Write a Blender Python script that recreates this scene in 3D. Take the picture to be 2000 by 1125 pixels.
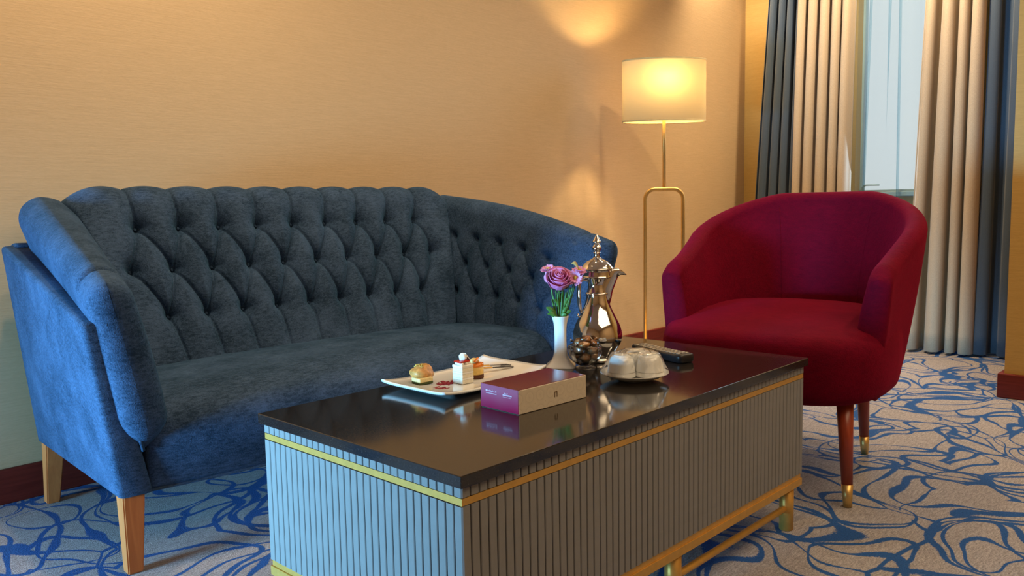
import bpy, bmesh, math, random
import numpy as np
from mathutils import Vector, Matrix
random.seed(7); rng = np.random.RandomState(5)
PI = math.pi
S = bpy.context.scene
COL = S.collection
for o in list(bpy.data.objects): bpy.data.objects.remove(o, do_unlink=True)

# ------------------------------------------------------------------ camera
F0, YAW, PITCH, ROLL, CH = 1606.757, 0.760875, 0.1002164, -0.0188683, 0.85
_f = Vector((math.cos(YAW)*math.cos(PITCH), math.sin(YAW)*math.cos(PITCH), -math.sin(PITCH)))
_r = Vector((math.sin(YAW), -math.cos(YAW), 0)); _u = _r.cross(_f)
_r2 = _r*math.cos(ROLL)+_u*math.sin(ROLL); _u2 = -_r*math.sin(ROLL)+_u*math.cos(ROLL)
cd = bpy.data.cameras.new('camera'); cam = bpy.data.objects.new('camera', cd); COL.objects.link(cam)
cd.sensor_width = 36; cd.lens = F0/2000*36; cd.clip_start = .05; cd.clip_end = 100
cam.matrix_world = Matrix(((_r2.x,_u2.x,-_f.x,0),(_r2.y,_u2.y,-_f.y,0),(_r2.z,_u2.z,-_f.z,CH),(0,0,0,1)))
S.camera = cam
cd.dof.use_dof = True; cd.dof.focus_distance = 1.75; cd.dof.aperture_fstop = 28
# ------------------------------------------------------------------ view, world, lights
S.view_settings.view_transform = 'Standard'; S.view_settings.look = 'None'
S.view_settings.gamma = 1; S.view_settings.use_curve_mapping = False
S.view_settings.exposure = 0.0
W = bpy.data.worlds.new('world'); S.world = W; W.use_nodes = True
bg = W.node_tree.nodes['Background']; bg.inputs[0].default_value = (1,.93,.90,1); bg.inputs[1].default_value = .95

def area(name, loc, tgt, sx, sy, power, col, spread=PI):
    l = bpy.data.lights.new(name, 'AREA'); l.shape = 'RECTANGLE'; l.size = sx; l.size_y = sy
    l.energy = power; l.color = col; l.spread = spread
    o = bpy.data.objects.new(name, l); COL.objects.link(o); o.location = loc
    o.rotation_euler = (Vector(tgt)-Vector(loc)).to_track_quat('-Z','Y').to_euler()
    return o
def spot(name, loc, tgt, power, col, deg, blend=.8, rad=.05):
    l = bpy.data.lights.new(name, 'SPOT'); l.energy = power; l.color = col
    l.spot_size = math.radians(deg); l.spot_blend = blend; l.shadow_soft_size = rad
    o = bpy.data.objects.new(name, l); COL.objects.link(o); o.location = loc
    o.rotation_euler = (Vector(tgt)-Vector(loc)).to_track_quat('-Z','Y').to_euler()
    return o
WARM = (1,.75,.46)
# blue daylight from an unseen left window, cut low to spare the sofa's inside
area('window_daylight', (-1.75,1.98,.40), (1.0,1.84,.42), .75, .52, 34, (.24,.64,1.0), math.radians(58))
# daylight entering by the curtained window at the far end
area('far_window_daylight', (4.72,1.72,1.5), (2.5,1.3,.6), .30, 1.3, 7, (.55,.78,1.0), math.radians(130))
# warm ceiling lights of the room, with added fill and wash lights
area('ceiling_fill', (1.6,-.7,2.66), (1.6,-.4,0), 3.0, 1.8, 62, WARM)  # added broad fill overhead, brightens the table's near side and the room
spot('downlight_a', (.80,1.85,2.64), (.65,2.6,1.5), 82, WARM, 120)
spot('downlight_b', (1.7,1.55,2.64), (1.7,2.5,1.1), 58, WARM, 120)
spot('downlight_c', (3.1,1.5,2.64), (3.2,2.0,.0), 48, WARM, 125)
spot('curtain_wash', (4.15,1.5,2.64), (4.9,1.6,.8), 150, WARM, 130)  # added spot that washes the drapes brighter
spot('corner_wash', (4.55,2.60,2.60), (5.17,2.62,.9), 75, WARM, 100)  # added spot to lift the wall strip between corner and curtain
spot('downlight_e', (3.2,.2,2.64), (3.2,.3,.0), 58, WARM, 120)

# ------------------------------------------------------------------ material helpers
def mat(name, base=(.5,.5,.5), rough=.5, metal=0, **kw):
    m = bpy.data.materials.new(name); m.use_nodes = True
    b = m.node_tree.nodes['Principled BSDF']
    b.inputs['Base Color'].default_value = (*base,1); b.inputs['Roughness'].default_value = rough
    b.inputs['Metallic'].default_value = metal
    for k,v in kw.items():
        b.inputs[k.replace('_',' ')].default_value = v
    return m
class N:
    def __init__(s, m): s.m=m; s.t=m.node_tree; s.b=s.t.nodes['Principled BSDF']
    def n(s, typ, **kw):
        x = s.t.nodes.new(typ)
        for k,v in kw.items():
            if k.startswith('i_'):
                k2=k[2:]; k2 = int(k2) if k2.isdigit() else k2.replace('_',' ')
                x.inputs[k2].default_value = v
            else: setattr(x,k,v)
        return x
    def l(s,a,b): s.t.links.new(a,b)
    def coord(s, scale=(1,1,1), kind='Object'):
        tc = s.n('ShaderNodeTexCoord'); mp = s.n('ShaderNodeMapping'); mp.inputs['Scale'].default_value = scale
        s.l(tc.outputs[kind], mp.inputs[0]); return mp.outputs[0]
    def noise(s, vec, scale, detail=3, rough=.55, dist=0):
        x = s.n('ShaderNodeTexNoise'); x.inputs['Scale'].default_value=scale; x.inputs['Detail'].default_value=detail
        x.inputs['Roughness'].default_value=rough; x.inputs['Distortion'].default_value=dist
        s.l(vec, x.inputs['Vector']); return x
    def ramp(s, fac, stops):
        r = s.n('ShaderNodeValToRGB'); e = r.color_ramp.elements
        while len(e)<len(stops): e.new(.5)
        for i,(p,c) in enumerate(stops): e[i].position=p; e[i].color=(*c,1)
        s.l(fac, r.inputs[0]); return r.outputs[0]
    def mix(s, fac, a, b, mode='MIX'):
        x = s.n('ShaderNodeMix', data_type='RGBA', blend_type=mode)
        for v,i in ((fac,0),(a,6),(b,7)):
            if hasattr(v,'is_output'): s.l(v,x.inputs[i])
            else: x.inputs[i].default_value = v if i==0 else (*v,1)
        return x.outputs[2]
    def math(s, op, a, b=0, c=0):
        x = s.n('ShaderNodeMath', operation=op)
        for i,v in enumerate((a,b,c)):
            if hasattr(v,'is_output'): s.l(v,x.inputs[i])
            else: x.inputs[i].default_value=v
        return x.outputs[0]
    def col(s, c): s.l(c, s.b.inputs['Base Color'])
    def bump(s, h, strength=.3, dist=.01):
        b = s.n('ShaderNodeBump'); b.inputs['Strength'].default_value=strength; b.inputs['Distance'].default_value=dist
        s.l(h,b.inputs['Height']); s.l(b.outputs[0], s.b.inputs['Normal'])

def m_wallpaper(name, ax, c1=(.50,.355,.20), c2=(.60,.43,.25)):
    m = mat(name, rough=.62); g = N(m)
    sc = (6,6,160) ; v = g.coord(sc)
    a = g.noise(v, 1.6, 4, .7); v2 = g.coord((60,60,420)); b = g.noise(v2,1,2)
    h = g.math('ADD', a.outputs[0], g.math('MULTIPLY', b.outputs[0], .5))
    g.col(g.ramp(g.math('MULTIPLY',h,.66), [(.3,c1),(.68,c2)])); g.bump(h,.25,.002)
    return m
WALL = m_wallpaper('linen_wallpaper',0)
WALL2 = m_wallpaper('olive_wallpaper',0,(.40,.235,.055),(.50,.30,.078))
def m_plain(name,c,rough=.6,sc=30,var=.12,bump=.1, **kw):
    m = mat(name,c,rough,**kw); g=N(m); v=g.coord((1,1,1)); a=g.noise(v,sc,4)
    lo=tuple(x*(1-var) for x in c); hi=tuple(min(1,x*(1+var)) for x in c)
    g.col(g.ramp(a.outputs[0],[(.3,lo),(.7,hi)])); g.bump(a.outputs[0],bump,.002); return m
CEIL = m_plain('ceiling_paint',(.7,.66,.6),.8)
def m_wood(name, c1, c2, rough=.35, scale=(14,14,1.6)):
    m = mat(name, c1, rough, Coat_Weight=.25, Coat_Roughness=.2); g=N(m); v=g.coord(scale)
    a=g.noise(v,3,5,.6,1.2); g.col(g.ramp(a.outputs[0],[(.3,c1),(.7,c2)])); g.bump(a.outputs[0],.06,.002); return m
SKIRT = m_wood('mahogany_skirting',(.10,.012,.008),(.16,.022,.014),.55,(1.5,1.5,20)); SKIRT.node_tree.nodes['Principled BSDF'].inputs['Coat Weight'].default_value=0; SKIRT.node_tree.nodes['Principled BSDF'].inputs['Specular IOR Level'].default_value=.2
LEGW = m_wood('orange_brown_wood',(.42,.12,.035),(.54,.17,.05),.6); LEGW.node_tree.nodes['Principled BSDF'].inputs['Coat Weight'].default_value=0; LEGW.node_tree.nodes['Principled BSDF'].inputs['Specular IOR Level'].default_value=.15
LEGC = m_wood('red_brown_wood',(.27,.034,.012),(.37,.055,.018),.35)
def m_carpet():
    m = mat('swirl_carpet', rough=.95); g=N(m); v=g.coord((1,1,1))
    # bend the coordinates so that outlines curl
    w = g.noise(v, 3.0, 1.0, .4); sub=g.n('ShaderNodeVectorMath',operation='SUBTRACT'); sub.inputs[1].default_value=(.5,.5,.5)
    g.l(w.outputs['Color'],sub.inputs[0]); sc=g.n('ShaderNodeVectorMath',operation='SCALE'); sc.inputs['Scale'].default_value=.45
    g.l(sub.outputs[0],sc.inputs[0]); ad=g.n('ShaderNodeVectorMath',operation='ADD'); g.l(v,ad.inputs[0]); g.l(sc.outputs[0],ad.inputs[1])
    P=ad.outputs[0]
    wid = g.noise(v, 5.5, 1.0); wv = g.n('ShaderNodeMapRange'); g.l(wid.outputs[0],wv.inputs[0])
    for i,x in ((1,.36),(2,.64),(3,.012),(4,.042)): wv.inputs[i].default_value=x
    lines=[]
    for s,off,stretch,lev in ((3.9,0,(1,.7,0),.47),(4.4,13.7,(.75,1.0,0),.42),(3.3,5.3,(.9,.6,0),.50)):
        mp=g.n('ShaderNodeMapping'); mp.inputs['Location'].default_value=(off,off*.7,0); mp.inputs['Scale'].default_value=stretch; mp.inputs['Rotation'].default_value=(0,0,off*.13)
        g.l(P,mp.inputs[0])
        vo=g.n('ShaderNodeTexVoronoi',feature='F1',voronoi_dimensions='2D'); vo.inputs['Scale'].default_value=s
        g.l(mp.outputs[0],vo.inputs['Vector'])
        lines.append(g.math('DIVIDE',g.math('ABSOLUTE',g.math('SUBTRACT',vo.outputs['Distance'],lev)),wv.outputs[0]))
    vo=g.n('ShaderNodeTexVoronoi',feature='DISTANCE_TO_EDGE',voronoi_dimensions='2D'); vo.inputs['Scale'].default_value=2.6; g.l(P,vo.inputs['Vector'])
    lines.append(g.math('DIVIDE',vo.outputs['Distance'],g.math('MULTIPLY',wv.outputs[0],.8)))
    mn=g.math('MINIMUM',g.math('MINIMUM',lines[0],lines[1]),g.math('MINIMUM',lines[2],lines[3]))
    jag=g.noise(v,190,2); mn=g.math('ADD',mn,g.math('MULTIPLY',g.math('SUBTRACT',jag.outputs[0],.5),1.1))
    mask=g.n('ShaderNodeMapRange'); g.l(mn,mask.inputs[0])
    for i,x in ((1,.85),(2,1.15),(3,1),(4,0)): mask.inputs[i].default_value=x
    fl=g.coord((36,150,1)); f=g.noise(fl,1,4,.85); f2=g.noise(v,260,2,.8); f3=g.noise(v,9,3)
    tone=g.math('ADD',g.math('MULTIPLY',f.outputs[0],.5),g.math('MULTIPLY',f2.outputs[0],.5))
    ground=g.ramp(tone,[(.36,(.14,.128,.128)),(.50,(.34,.315,.325)),(.63,(.60,.565,.58))])
    ground=g.mix(g.math('MULTIPLY',f3.outputs[0],.35),ground,(.28,.26,.28))
    blue=g.ramp(f2.outputs[0],[(.3,(.004,.050,.20)),(.7,(.010,.105,.38))])
    g.col(g.mix(mask.outputs[0],ground,blue)); g.bump(f2.outputs[0],.6,.006)
    return m
CARPET = m_carpet()
def m_chenille(name, lo, hi, sheen, streak=(45,160,160), p0=.41, p1=.60):
    m = mat(name, hi, .78, Sheen_Weight=.5, Sheen_Roughness=.45); m.node_tree.nodes['Principled BSDF'].inputs['Sheen Tint'].default_value=(*sheen,1)
    m.node_tree.nodes['Principled BSDF'].inputs['Specular IOR Level'].default_value=.2
    g=N(m); v=g.coord(streak); a=g.noise(v,1,4,.8); v3=g.coord((1,1,1)); c=g.noise(v3,9,4,.6); b=g.noise(v3,330,2,.7)
    t=g.math('ADD',g.math('MULTIPLY',a.outputs[0],.45),g.math('ADD',g.math('MULTIPLY',c.outputs[0],.3),g.math('MULTIPLY',b.outputs[0],.25)))
    g.col(g.ramp(t,[(p0,lo),(p1,hi)])); g.bump(g.math('ADD',a.outputs[0],b.outputs[0]),.45,.003); return m
SOFA = m_chenille('blue_chenille',(.011,.028,.060),(.056,.101,.196),(.10,.50,.90))
CHAIR = m_chenille('burgundy_velvet',(.070,.0012,.010),(.190,.0022,.017),(.80,.02,.10),(30,90,90),.30,.72)
SOFA.node_tree.nodes['Principled BSDF'].inputs['Sheen Weight'].default_value=.14; SOFA.node_tree.nodes['Principled BSDF'].inputs['Specular IOR Level'].default_value=.12; CHAIR.node_tree.nodes['Principled BSDF'].inputs['Sheen Weight'].default_value=.22; CHAIR.node_tree.nodes['Principled BSDF'].inputs['Specular IOR Level'].default_value=.05
GOLD = m_plain('brushed_gold',(.70,.40,.095),.40,60,.08,.05); GOLD.node_tree.nodes['Principled BSDF'].inputs['Metallic'].default_value=.55
BRASS = m_plain('satin_brass',(.70,.46,.16),.36,60,.06,.04); BRASS.node_tree.nodes['Principled BSDF'].inputs['Metallic'].default_value=.8
GREY = m_plain('grey_lacquer',(.215,.215,.215),.5,40,.05,.03)
DARKG = mat('dark_groove_board',(.045,.042,.04),.7)
def m_granite():
    m = mat('black_granite',(.012,.011,.011),.09); g=N(m); v=g.coord((1,1,1)); a=g.noise(v,420,2,.8)
    g.col(g.ramp(a.outputs[0],[(.45,(.010,.009,.009)),(.62,(.025,.021,.019)),(.78,(.12,.10,.09))]))
    r=g.ramp(a.outputs[0],[(.3,(.06,)*3),(.8,(.16,)*3)]); g.l(r,g.b.inputs['Roughness'])
    g.b.inputs['Specular IOR Level'].default_value=.75
    return m
GRANITE = m_granite()
PORC = m_plain('white_porcelain',(.86,.875,.87),.12,20,.02,0, Coat_Weight=.5)
SILVER = m_plain('polished_silver',(.80,.77,.74),.07,40,.05,.02); SILVER.node_tree.nodes['Principled BSDF'].inputs['Metallic'].default_value=1
STEEL = mat('cutlery_steel',(.45,.42,.38),.22,1)
def m_curtain(name,c):
    m=mat(name,c,.85,Sheen_Weight=.2); g=N(m); v=g.coord((300,300,300)); a=g.noise(v,1,2)
    g.col(g.ramp(a.outputs[0],[(.3,tuple(x*.8 for x in c)),(.7,c)])); g.bump(a.outputs[0],.2,.002); return m
BEIGE = m_curtain('beige_curtain_cloth',(.50,.39,.27)); NAVY = m_curtain('navy_curtain_cloth',(.045,.07,.105))
def m_sheer():
    m=bpy.data.materials.new('sheer_voile'); m.use_nodes=True; t=m.node_tree; t.nodes.clear()
    o=t.nodes.new('ShaderNodeOutputMaterial'); tr=t.nodes.new('ShaderNodeBsdfTransparent'); tl=t.nodes.new('ShaderNodeBsdfTranslucent'); mx=t.nodes.new('ShaderNodeMixShader')
    df=t.nodes.new('ShaderNodeBsdfDiffuse'); m2=t.nodes.new('ShaderNodeMixShader')
    tl.inputs[0].default_value=(.55,.72,.82,1); df.inputs[0].default_value=(.50,.68,.80,1); tr.inputs[0].default_value=(.84,.94,.98,1)
    n=t.nodes.new('ShaderNodeTexNoise'); n.inputs['Scale'].default_value=300
    tc=t.nodes.new('ShaderNodeTexCoord'); t.links.new(tc.outputs['Object'],n.inputs['Vector'])
    mr=t.nodes.new('ShaderNodeMapRange'); mr.inputs[3].default_value=.10; mr.inputs[4].default_value=.18; t.links.new(n.outputs[0],mr.inputs[0]); t.links.new(mr.outputs[0],mx.inputs[0])
    m2.inputs[0].default_value=.5; t.links.new(tl.outputs[0],m2.inputs[1]); t.links.new(df.outputs[0],m2.inputs[2])
    t.links.new(tr.outputs[0],mx.inputs[1]); t.links.new(m2.outputs[0],mx.inputs[2]); t.links.new(mx.outputs[0],o.inputs[0]); return m
SHEER = m_sheer()
def m_clear(name, tint=(1,1,1), refl=.12, rough=.03):
    m=bpy.data.materials.new(name); m.use_nodes=True; t=m.node_tree; t.nodes.clear()
    o=t.nodes.new('ShaderNodeOutputMaterial'); tr=t.nodes.new('ShaderNodeBsdfTransparent'); gl=t.nodes.new('ShaderNodeBsdfGlossy'); mx=t.nodes.new('ShaderNodeMixShader')
    tr.inputs[0].default_value=(*tint,1); gl.inputs['Roughness'].default_value=rough
    fr=t.nodes.new('ShaderNodeFresnel'); fr.inputs[0].default_value=1.45
    ad=t.nodes.new('ShaderNodeMath'); ad.operation='ADD'; ad.inputs[1].default_value=refl*.4; ad.use_clamp=True
    n=t.nodes.new('ShaderNodeTexNoise'); n.inputs['Scale'].default_value=40; tc=t.nodes.new('ShaderNodeTexCoord'); bp=t.nodes.new('ShaderNodeBump'); bp.inputs['Strength'].default_value=.5; bp.inputs['Distance'].default_value=.004
    t.links.new(tc.outputs['Object'],n.inputs['Vector']); t.links.new(n.outputs[0],bp.inputs['Height']); t.links.new(bp.outputs[0],gl.inputs['Normal'])
    t.links.new(fr.outputs[0],ad.inputs[0]); t.links.new(ad.outputs[0],mx.inputs[0]); t.links.new(tr.outputs[0],mx.inputs[1]); t.links.new(gl.outputs[0],mx.inputs[2]); t.links.new(mx.outputs[0],o.inputs[0]); return m
FILM = m_clear('cling_film',(.99,.99,.99),-.03,.06); PANE = m_clear('window_glass',(.93,.97,.98),.05,.0)
WRAP = m_clear('cellophane',(.98,.96,.94),.12,.15)
GLASS = mat('cut_glass',(.95,.97,.97),.03, Transmission_Weight=1.0, IOR=1.48)
FRAMEW = m_plain('window_frame_paint',(.35,.48,.56),.4,20,.03,0)
BLACKP = m_plain('black_plastic',(.018,.018,.022),.32,60,.1,.05)
BTN = mat('remote_button_grey',(.34,.31,.27),.45)
def m_shade():
    m=bpy.data.materials.new('lamp_shade_linen'); m.use_nodes=True; t=m.node_tree; b=t.nodes['Principled BSDF']; o=t.nodes['Material Output']
    b.inputs['Base Color'].default_value=(.66,.54,.34,1); b.inputs['Roughness'].default_value=.9
    tl=t.nodes.new('ShaderNodeBsdfTranslucent'); tl.inputs[0].default_value=(.92,.66,.26,1); mx=t.nodes.new('ShaderNodeMixShader')
    g=N(m); v=g.coord((8,8,260)); n=g.noise(v,1.5,3,.7); c=g.ramp(n.outputs[0],[(.3,(.085,.066,.030)),(.7,(.110,.086,.042))]); g.l(c,tl.inputs[0])
    mx.inputs[0].default_value=.55; t.links.new(b.outputs[0],mx.inputs[1]); t.links.new(tl.outputs[0],mx.inputs[2]); t.links.new(mx.outputs[0],o.inputs[0]); return m
SHADE = m_shade()

# ------------------------------------------------------------------ object helpers
def link(name, me, m=None, parent=None):
    o = bpy.data.objects.new(name, me); COL.objects.link(o)
    if m is not None: me.materials.append(m)
    if parent: o.parent = parent
    return o
def obj(name, bm, m, parent=None, smooth=False, loc=None, rz=None):
    bmesh.ops.recalc_face_normals(bm, faces=bm.faces)
    me = bpy.data.meshes.new(name); bm.to_mesh(me); bm.free()
    if smooth:
        for p in me.polygons: p.use_smooth = True
    o = link(name, me, m, parent)
    if loc: o.location = loc
    if rz is not None: o.rotation_euler[2] = rz
    return o
def grid_obj(name, P, m, parent=None, closeu=False, closev=False, caps=False, smooth=True, flip=False):
    P = np.asarray(P); nu,nv = P.shape[:2]; V = P.reshape(-1,3)
    F=[]
    for i in range(nu if closeu else nu-1):
        for j in range(nv if closev else nv-1):
            a=i*nv+j; b=((i+1)%nu)*nv+j; c=((i+1)%nu)*nv+(j+1)%nv; d=i*nv+(j+1)%nv
            F.append((a,b,c,d) if not flip else (a,d,c,b))
    if caps and closev:
        F.append(tuple(range(nv)) if not flip else tuple(reversed(range(nv))))
        F.append(tuple(reversed(range((nu-1)*nv,nu*nv))) if not flip else tuple(range((nu-1)*nv,nu*nv)))
    me=bpy.data.meshes.new(name); me.from_pydata(V.tolist(),[],F); me.update()
    bm=bmesh.new(); bm.from_mesh(me); bmesh.ops.recalc_face_normals(bm,faces=bm.faces); bm.to_mesh(me); bm.free()
    if smooth:
        for p in me.polygons: p.use_smooth=True
    return link(name, me, m, parent)
def thing(name, label, cat, loc=(0,0,0), rz=0, group=None):
    o = bpy.data.objects.new(name, None); COL.objects.link(o); o.location=loc; o.rotation_euler=(0,0,rz)
    o.empty_display_size=.05
    return tag(o,label,cat,group)
def tag(o,label,cat,group=None):
    o['label']=label; o['category']=cat
    if group: o['group']=group
    return o
def struct(o): o['kind']='structure'; return o
def bx(bm, x0,x1,y0,y1,z0,z1, bev=0, seg=1):
    n0=len(bm.verts)
    vs=[bm.verts.new((x,y,z)) for x in (x0,x1) for y in (y0,y1) for z in (z0,z1)]
    fs=[bm.faces.new([vs[i] for i in f]) for f in ((0,1,3,2),(4,6,7,5),(0,4,5,1),(2,3,7,6),(0,2,6,4),(1,5,7,3))]
    if bev:
        es=list({e for f in fs for e in f.edges}); bmesh.ops.bevel(bm,geom=es,offset=bev,segments=seg,profile=.5,affect='EDGES')
    return bm
def box(*a, **k): return bx(bmesh.new(),*a,**k)
def cyl(bm, p0, p1, r0, r1=None, n=20, caps=True):
    r1=r0 if r1 is None else r1; p0=Vector(p0); p1=Vector(p1); d=(p1-p0).normalized()
    a=d.orthogonal().normalized(); b=d.cross(a)
    A=[bm.verts.new(p0+(a*math.cos(t)+b*math.sin(t))*r0) for t in [2*PI*i/n for i in range(n)]]
    B=[bm.verts.new(p1+(a*math.cos(t)+b*math.sin(t))*r1) for t in [2*PI*i/n for i in range(n)]]
    for i in range(n): bm.faces.new((A[i],A[(i+1)%n],B[(i+1)%n],B[i]))
    if caps: bm.faces.new(A[::-1]); bm.faces.new(B)
    return bm
def lathe(prof, n=40, cx=0, cy=0):
    return [[(cx+r*math.cos(2*PI*j/n), cy+r*math.sin(2*PI*j/n), z) for j in range(n)] for r,z in prof]
def smoothprof(pts, k=6):
    # Catmull-Rom through the profile points
    P=[Vector((p[0],p[1])) for p in pts]; out=[]
    for i in range(len(P)-1):
        a=P[max(i-1,0)];b=P[i];c=P[i+1];d=P[min(i+2,len(P)-1)]
        for t in [j/k for j in range(k)]:
            out.append(tuple(.5*((2*b)+(c-a)*t+(2*a-5*b+4*c-d)*t*t+(3*b-a-3*c+d)*t**3)))
    out.append(tuple(P[-1])); return [(max(x,0.0002),z) for x,z in out]
def tube(name, pts, r, m, parent=None, n=12, flat=None):
    # swept tube; r number or list
    P=[Vector(p) for p in pts]; rings=[]; up=None
    for i,p in enumerate(P):
        d=(P[min(i+1,len(P)-1)]-P[max(i-1,0)]).normalized()
        if up is None: up=d.orthogonal().normalized()
        up=(up-d*up.dot(d)).normalized(); b=d.cross(up); rr=r[i] if isinstance(r,(list,tuple)) else r
        s=flat or 1
        rings.append([tuple(p+up*math.cos(t)*rr+b*math.sin(t)*rr*s) for t in [2*PI*j/n for j in range(n)]])
    return grid_obj(name, rings, m, parent, closev=True, caps=True)
def ss(a,b,x): t=np.clip((x-a)/(b-a),0,1); return t*t*(3-2*t)

# ------------------------------------------------------------------ room
YW, XW, H = 2.729, 5.17, 2.72
XS, YS = 3.915, .858           # the wall corner on the right
struct(obj('floor', box(-1.9,XW+.1,-2.2,YW+.1,-.1,0), CARPET))
struct(obj('ceiling', box(-1.9,XW+.1,-2.2,YW+.1,H,H+.1), CEIL))
struct(obj('wall_left', box(-1.9,XW+.1,YW,YW+.1,0,H), WALL))
bm=bmesh.new(); wy0,wy1,wz0,wz1=1.35,1.985,.89,2.45
bx(bm,XW,XW+.16,YS-.3,wy0,0,H); bx(bm,XW,XW+.16,wy1,YW,0,H); bx(bm,XW,XW+.16,wy0,wy1,0,wz0); bx(bm,XW,XW+.16,wy0,wy1,wz1,H)
struct(obj('wall_back', bm, WALL2))
struct(obj('wall_right', box(XS,XW,-2.2,YS,0,H), WALL2))
struct(obj('wall_rear', box(-1.9,XS,-2.3,-2.2,0,H), WALL))
bm=bmesh.new(); bx(bm,-2.0,-1.9,-2.2,1.3,0,H); bx(bm,-2.0,-1.9,2.6,YW,0,H); bx(bm,-2.0,-1.9,1.3,2.6,0,.08); bx(bm,-2.0,-1.9,1.3,2.6,.95,H)
struct(obj('wall_front', bm, WALL))
def skirting(name,x0,x1,y0,y1):
    return struct(obj(name, box(x0,x1,y0,y1,0,.104,bev=.004,seg=2), SKIRT))
skirting('baseboard_left',-1.9,XW,YW-.018,YW); skirting('baseboard_back',XW-.018,XW,YS,YW-.018)
skirting('baseboard_right',XS-.020,XS+.0,-2.2,YS+.022); skirting('baseboard_side',XS,XW-.018,YS,YS+.022)
# far window
w=struct(obj('window_1', box(XW+.10,XW+.105,wy0,wy1,wz0,wz1), PANE))
bm=bmesh.new()
for a in ((wy0,wy0+.04,wz0,wz1),(wy1-.012,wy1,wz0,wz1),(wy0,wy1,wz0,wz0+.012),(wy0,wy1,wz1-.05,wz1)): bx(bm,XW+.08,XW+.13,*a)
obj('window_frame',bm,FRAMEW,w)
obj('window_sill',box(XW-.03,XW+.1,wy0-.02,wy1+.02,wz0-.03,wz0-.001,bev=.004),FRAMEW,w)
tube('window_handle',[(XW+.05,1.955,.893),(XW+.05,1.955,.915),(XW+.05,1.948,.927),(XW+.05,1.935,.932),(XW+.05,1.855,.931)],[.010,.009,.007,.0045,.0045],FRAMEW,w,10)

# ------------------------------------------------------------------ curtains
def drape(name, segs, m, parent, z0, z1, x, amp, nf, phase, lean=0, seed=0, thick=True, lean2=0):
    """cloth hanging between y=segs[0] and y=segs[1]; nf folds"""
    r=np.random.RandomState(seed); nu=nf*14+1; nz=26
    u=np.linspace(0,1,nu); jit=np.interp(u,np.linspace(0,1,nf+3),r.uniform(-.8,.8,nf+3)); ampf=np.interp(u,np.linspace(0,1,nf+3),r.uniform(.65,1.25,nf+3))
    P=np.zeros((nu,nz,3))
    for k,zz in enumerate(np.linspace(z0,z1,nz)):
        t=(zz-z0)/(z1-z0); a=2*PI*nf*u+phase+jit*(1+.6*math.sin(2.2*t+seed)); y=segs[0]+(segs[1]-segs[0])*u+(lean*(1-u)+lean2*u)*(t-.35)+ .35*(abs(segs[1]-segs[0])/nf)*np.sin(2*a)*.35
        P[:,k,0]=x+amp*ampf*(1-.15*t)*np.sin(a)+.006*math.sin(5*t+seed); P[:,k,1]=y; P[:,k,2]=zz
    o=grid_obj(name,P,m,parent)
    if thick:
        md=o.modifiers.new('thickness','SOLIDIFY'); md.thickness=.004
    return o
tl=thing('curtain','two-tone navy and beige curtain left of the window, behind the burgundy armchair','curtain',(4.86,2.2,.012))
off=lambda o: setattr(o,'location',(-4.86,-2.2,-.012))
a=drape('navy_panel',(2.482,2.205),NAVY,tl,.014,2.6,4.86,.045,4,.3,-.155,3,lean2=-.05); off(a)
a=drape('beige_panel',(2.225,1.895),BEIGE,tl,.014,2.6,4.84,.070,5,1.2,-.05,8,lean2=-.03); off(a)
tr=thing('curtain','two-tone beige and navy curtain right of the window, beside the wall corner','curtain',(4.86,1.3,.012))
off2=lambda o: setattr(o,'location',(-4.86,-1.3,-.012))
a=drape('beige_panel',(1.535,1.205),BEIGE,tr,.014,2.6,4.84,.085,4,.4,-.085,14,lean2=0); off2(a)
a=drape('navy_panel',(1.215,.90),NAVY,tr,.014,2.6,4.87,.045,3,2.2,-.02,5); off2(a)
# sheer voile: nearly flat cloth with tight pleats gathered at a few places
def sheer():
    ys=[];xs=[]
    def flat(a,b,n=10):
        for i in range(n): ys.append(a+(b-a)*i/n); xs.append(5.0+.004*math.sin(i))
    def pleat(y,w,k=3):
        for i in range(k):
            ys.extend([y-w*.5,y-w,y+w*.0,y+w*.5]); xs.extend([5.0,5.02,5.035,5.01])
    u=2.2
    for i in range(26): ys.append(2.22-.27*i/26); xs.append(5.0+.022*math.sin(i*1.7))
    flat(1.95,1.88); pleat(1.875,.008,9); flat(1.868,1.69,14); pleat(1.683,.008,9); flat(1.676,1.60,6)
    for i in range(40): ys.append(1.60-.34*i/40); xs.append(5.0+.02*math.sin(i*1.5))
    P=np.zeros((len(ys),14,3))
    for k,z in enumerate(np.linspace(.02,2.6,14)):
        t=(z-.9)/1.1
        for i,(x,y) in enumerate(zip(xs,ys)):
            P[i,k]=(x, y-.02*t*(1 if y>1.75 else -.5)*(y<1.97), z)
    return P
tag(grid_obj('sheer_curtain',sheer(),SHEER),'thin pale blue sheer curtain hanging in front of the bright window between the thick drapes','curtain')
tag(obj('curtain_rail',box(4.80,4.90,.88,2.66,2.60,2.63),FRAMEW),'white curtain rail above the window carrying the drapes','curtain rail')

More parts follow.
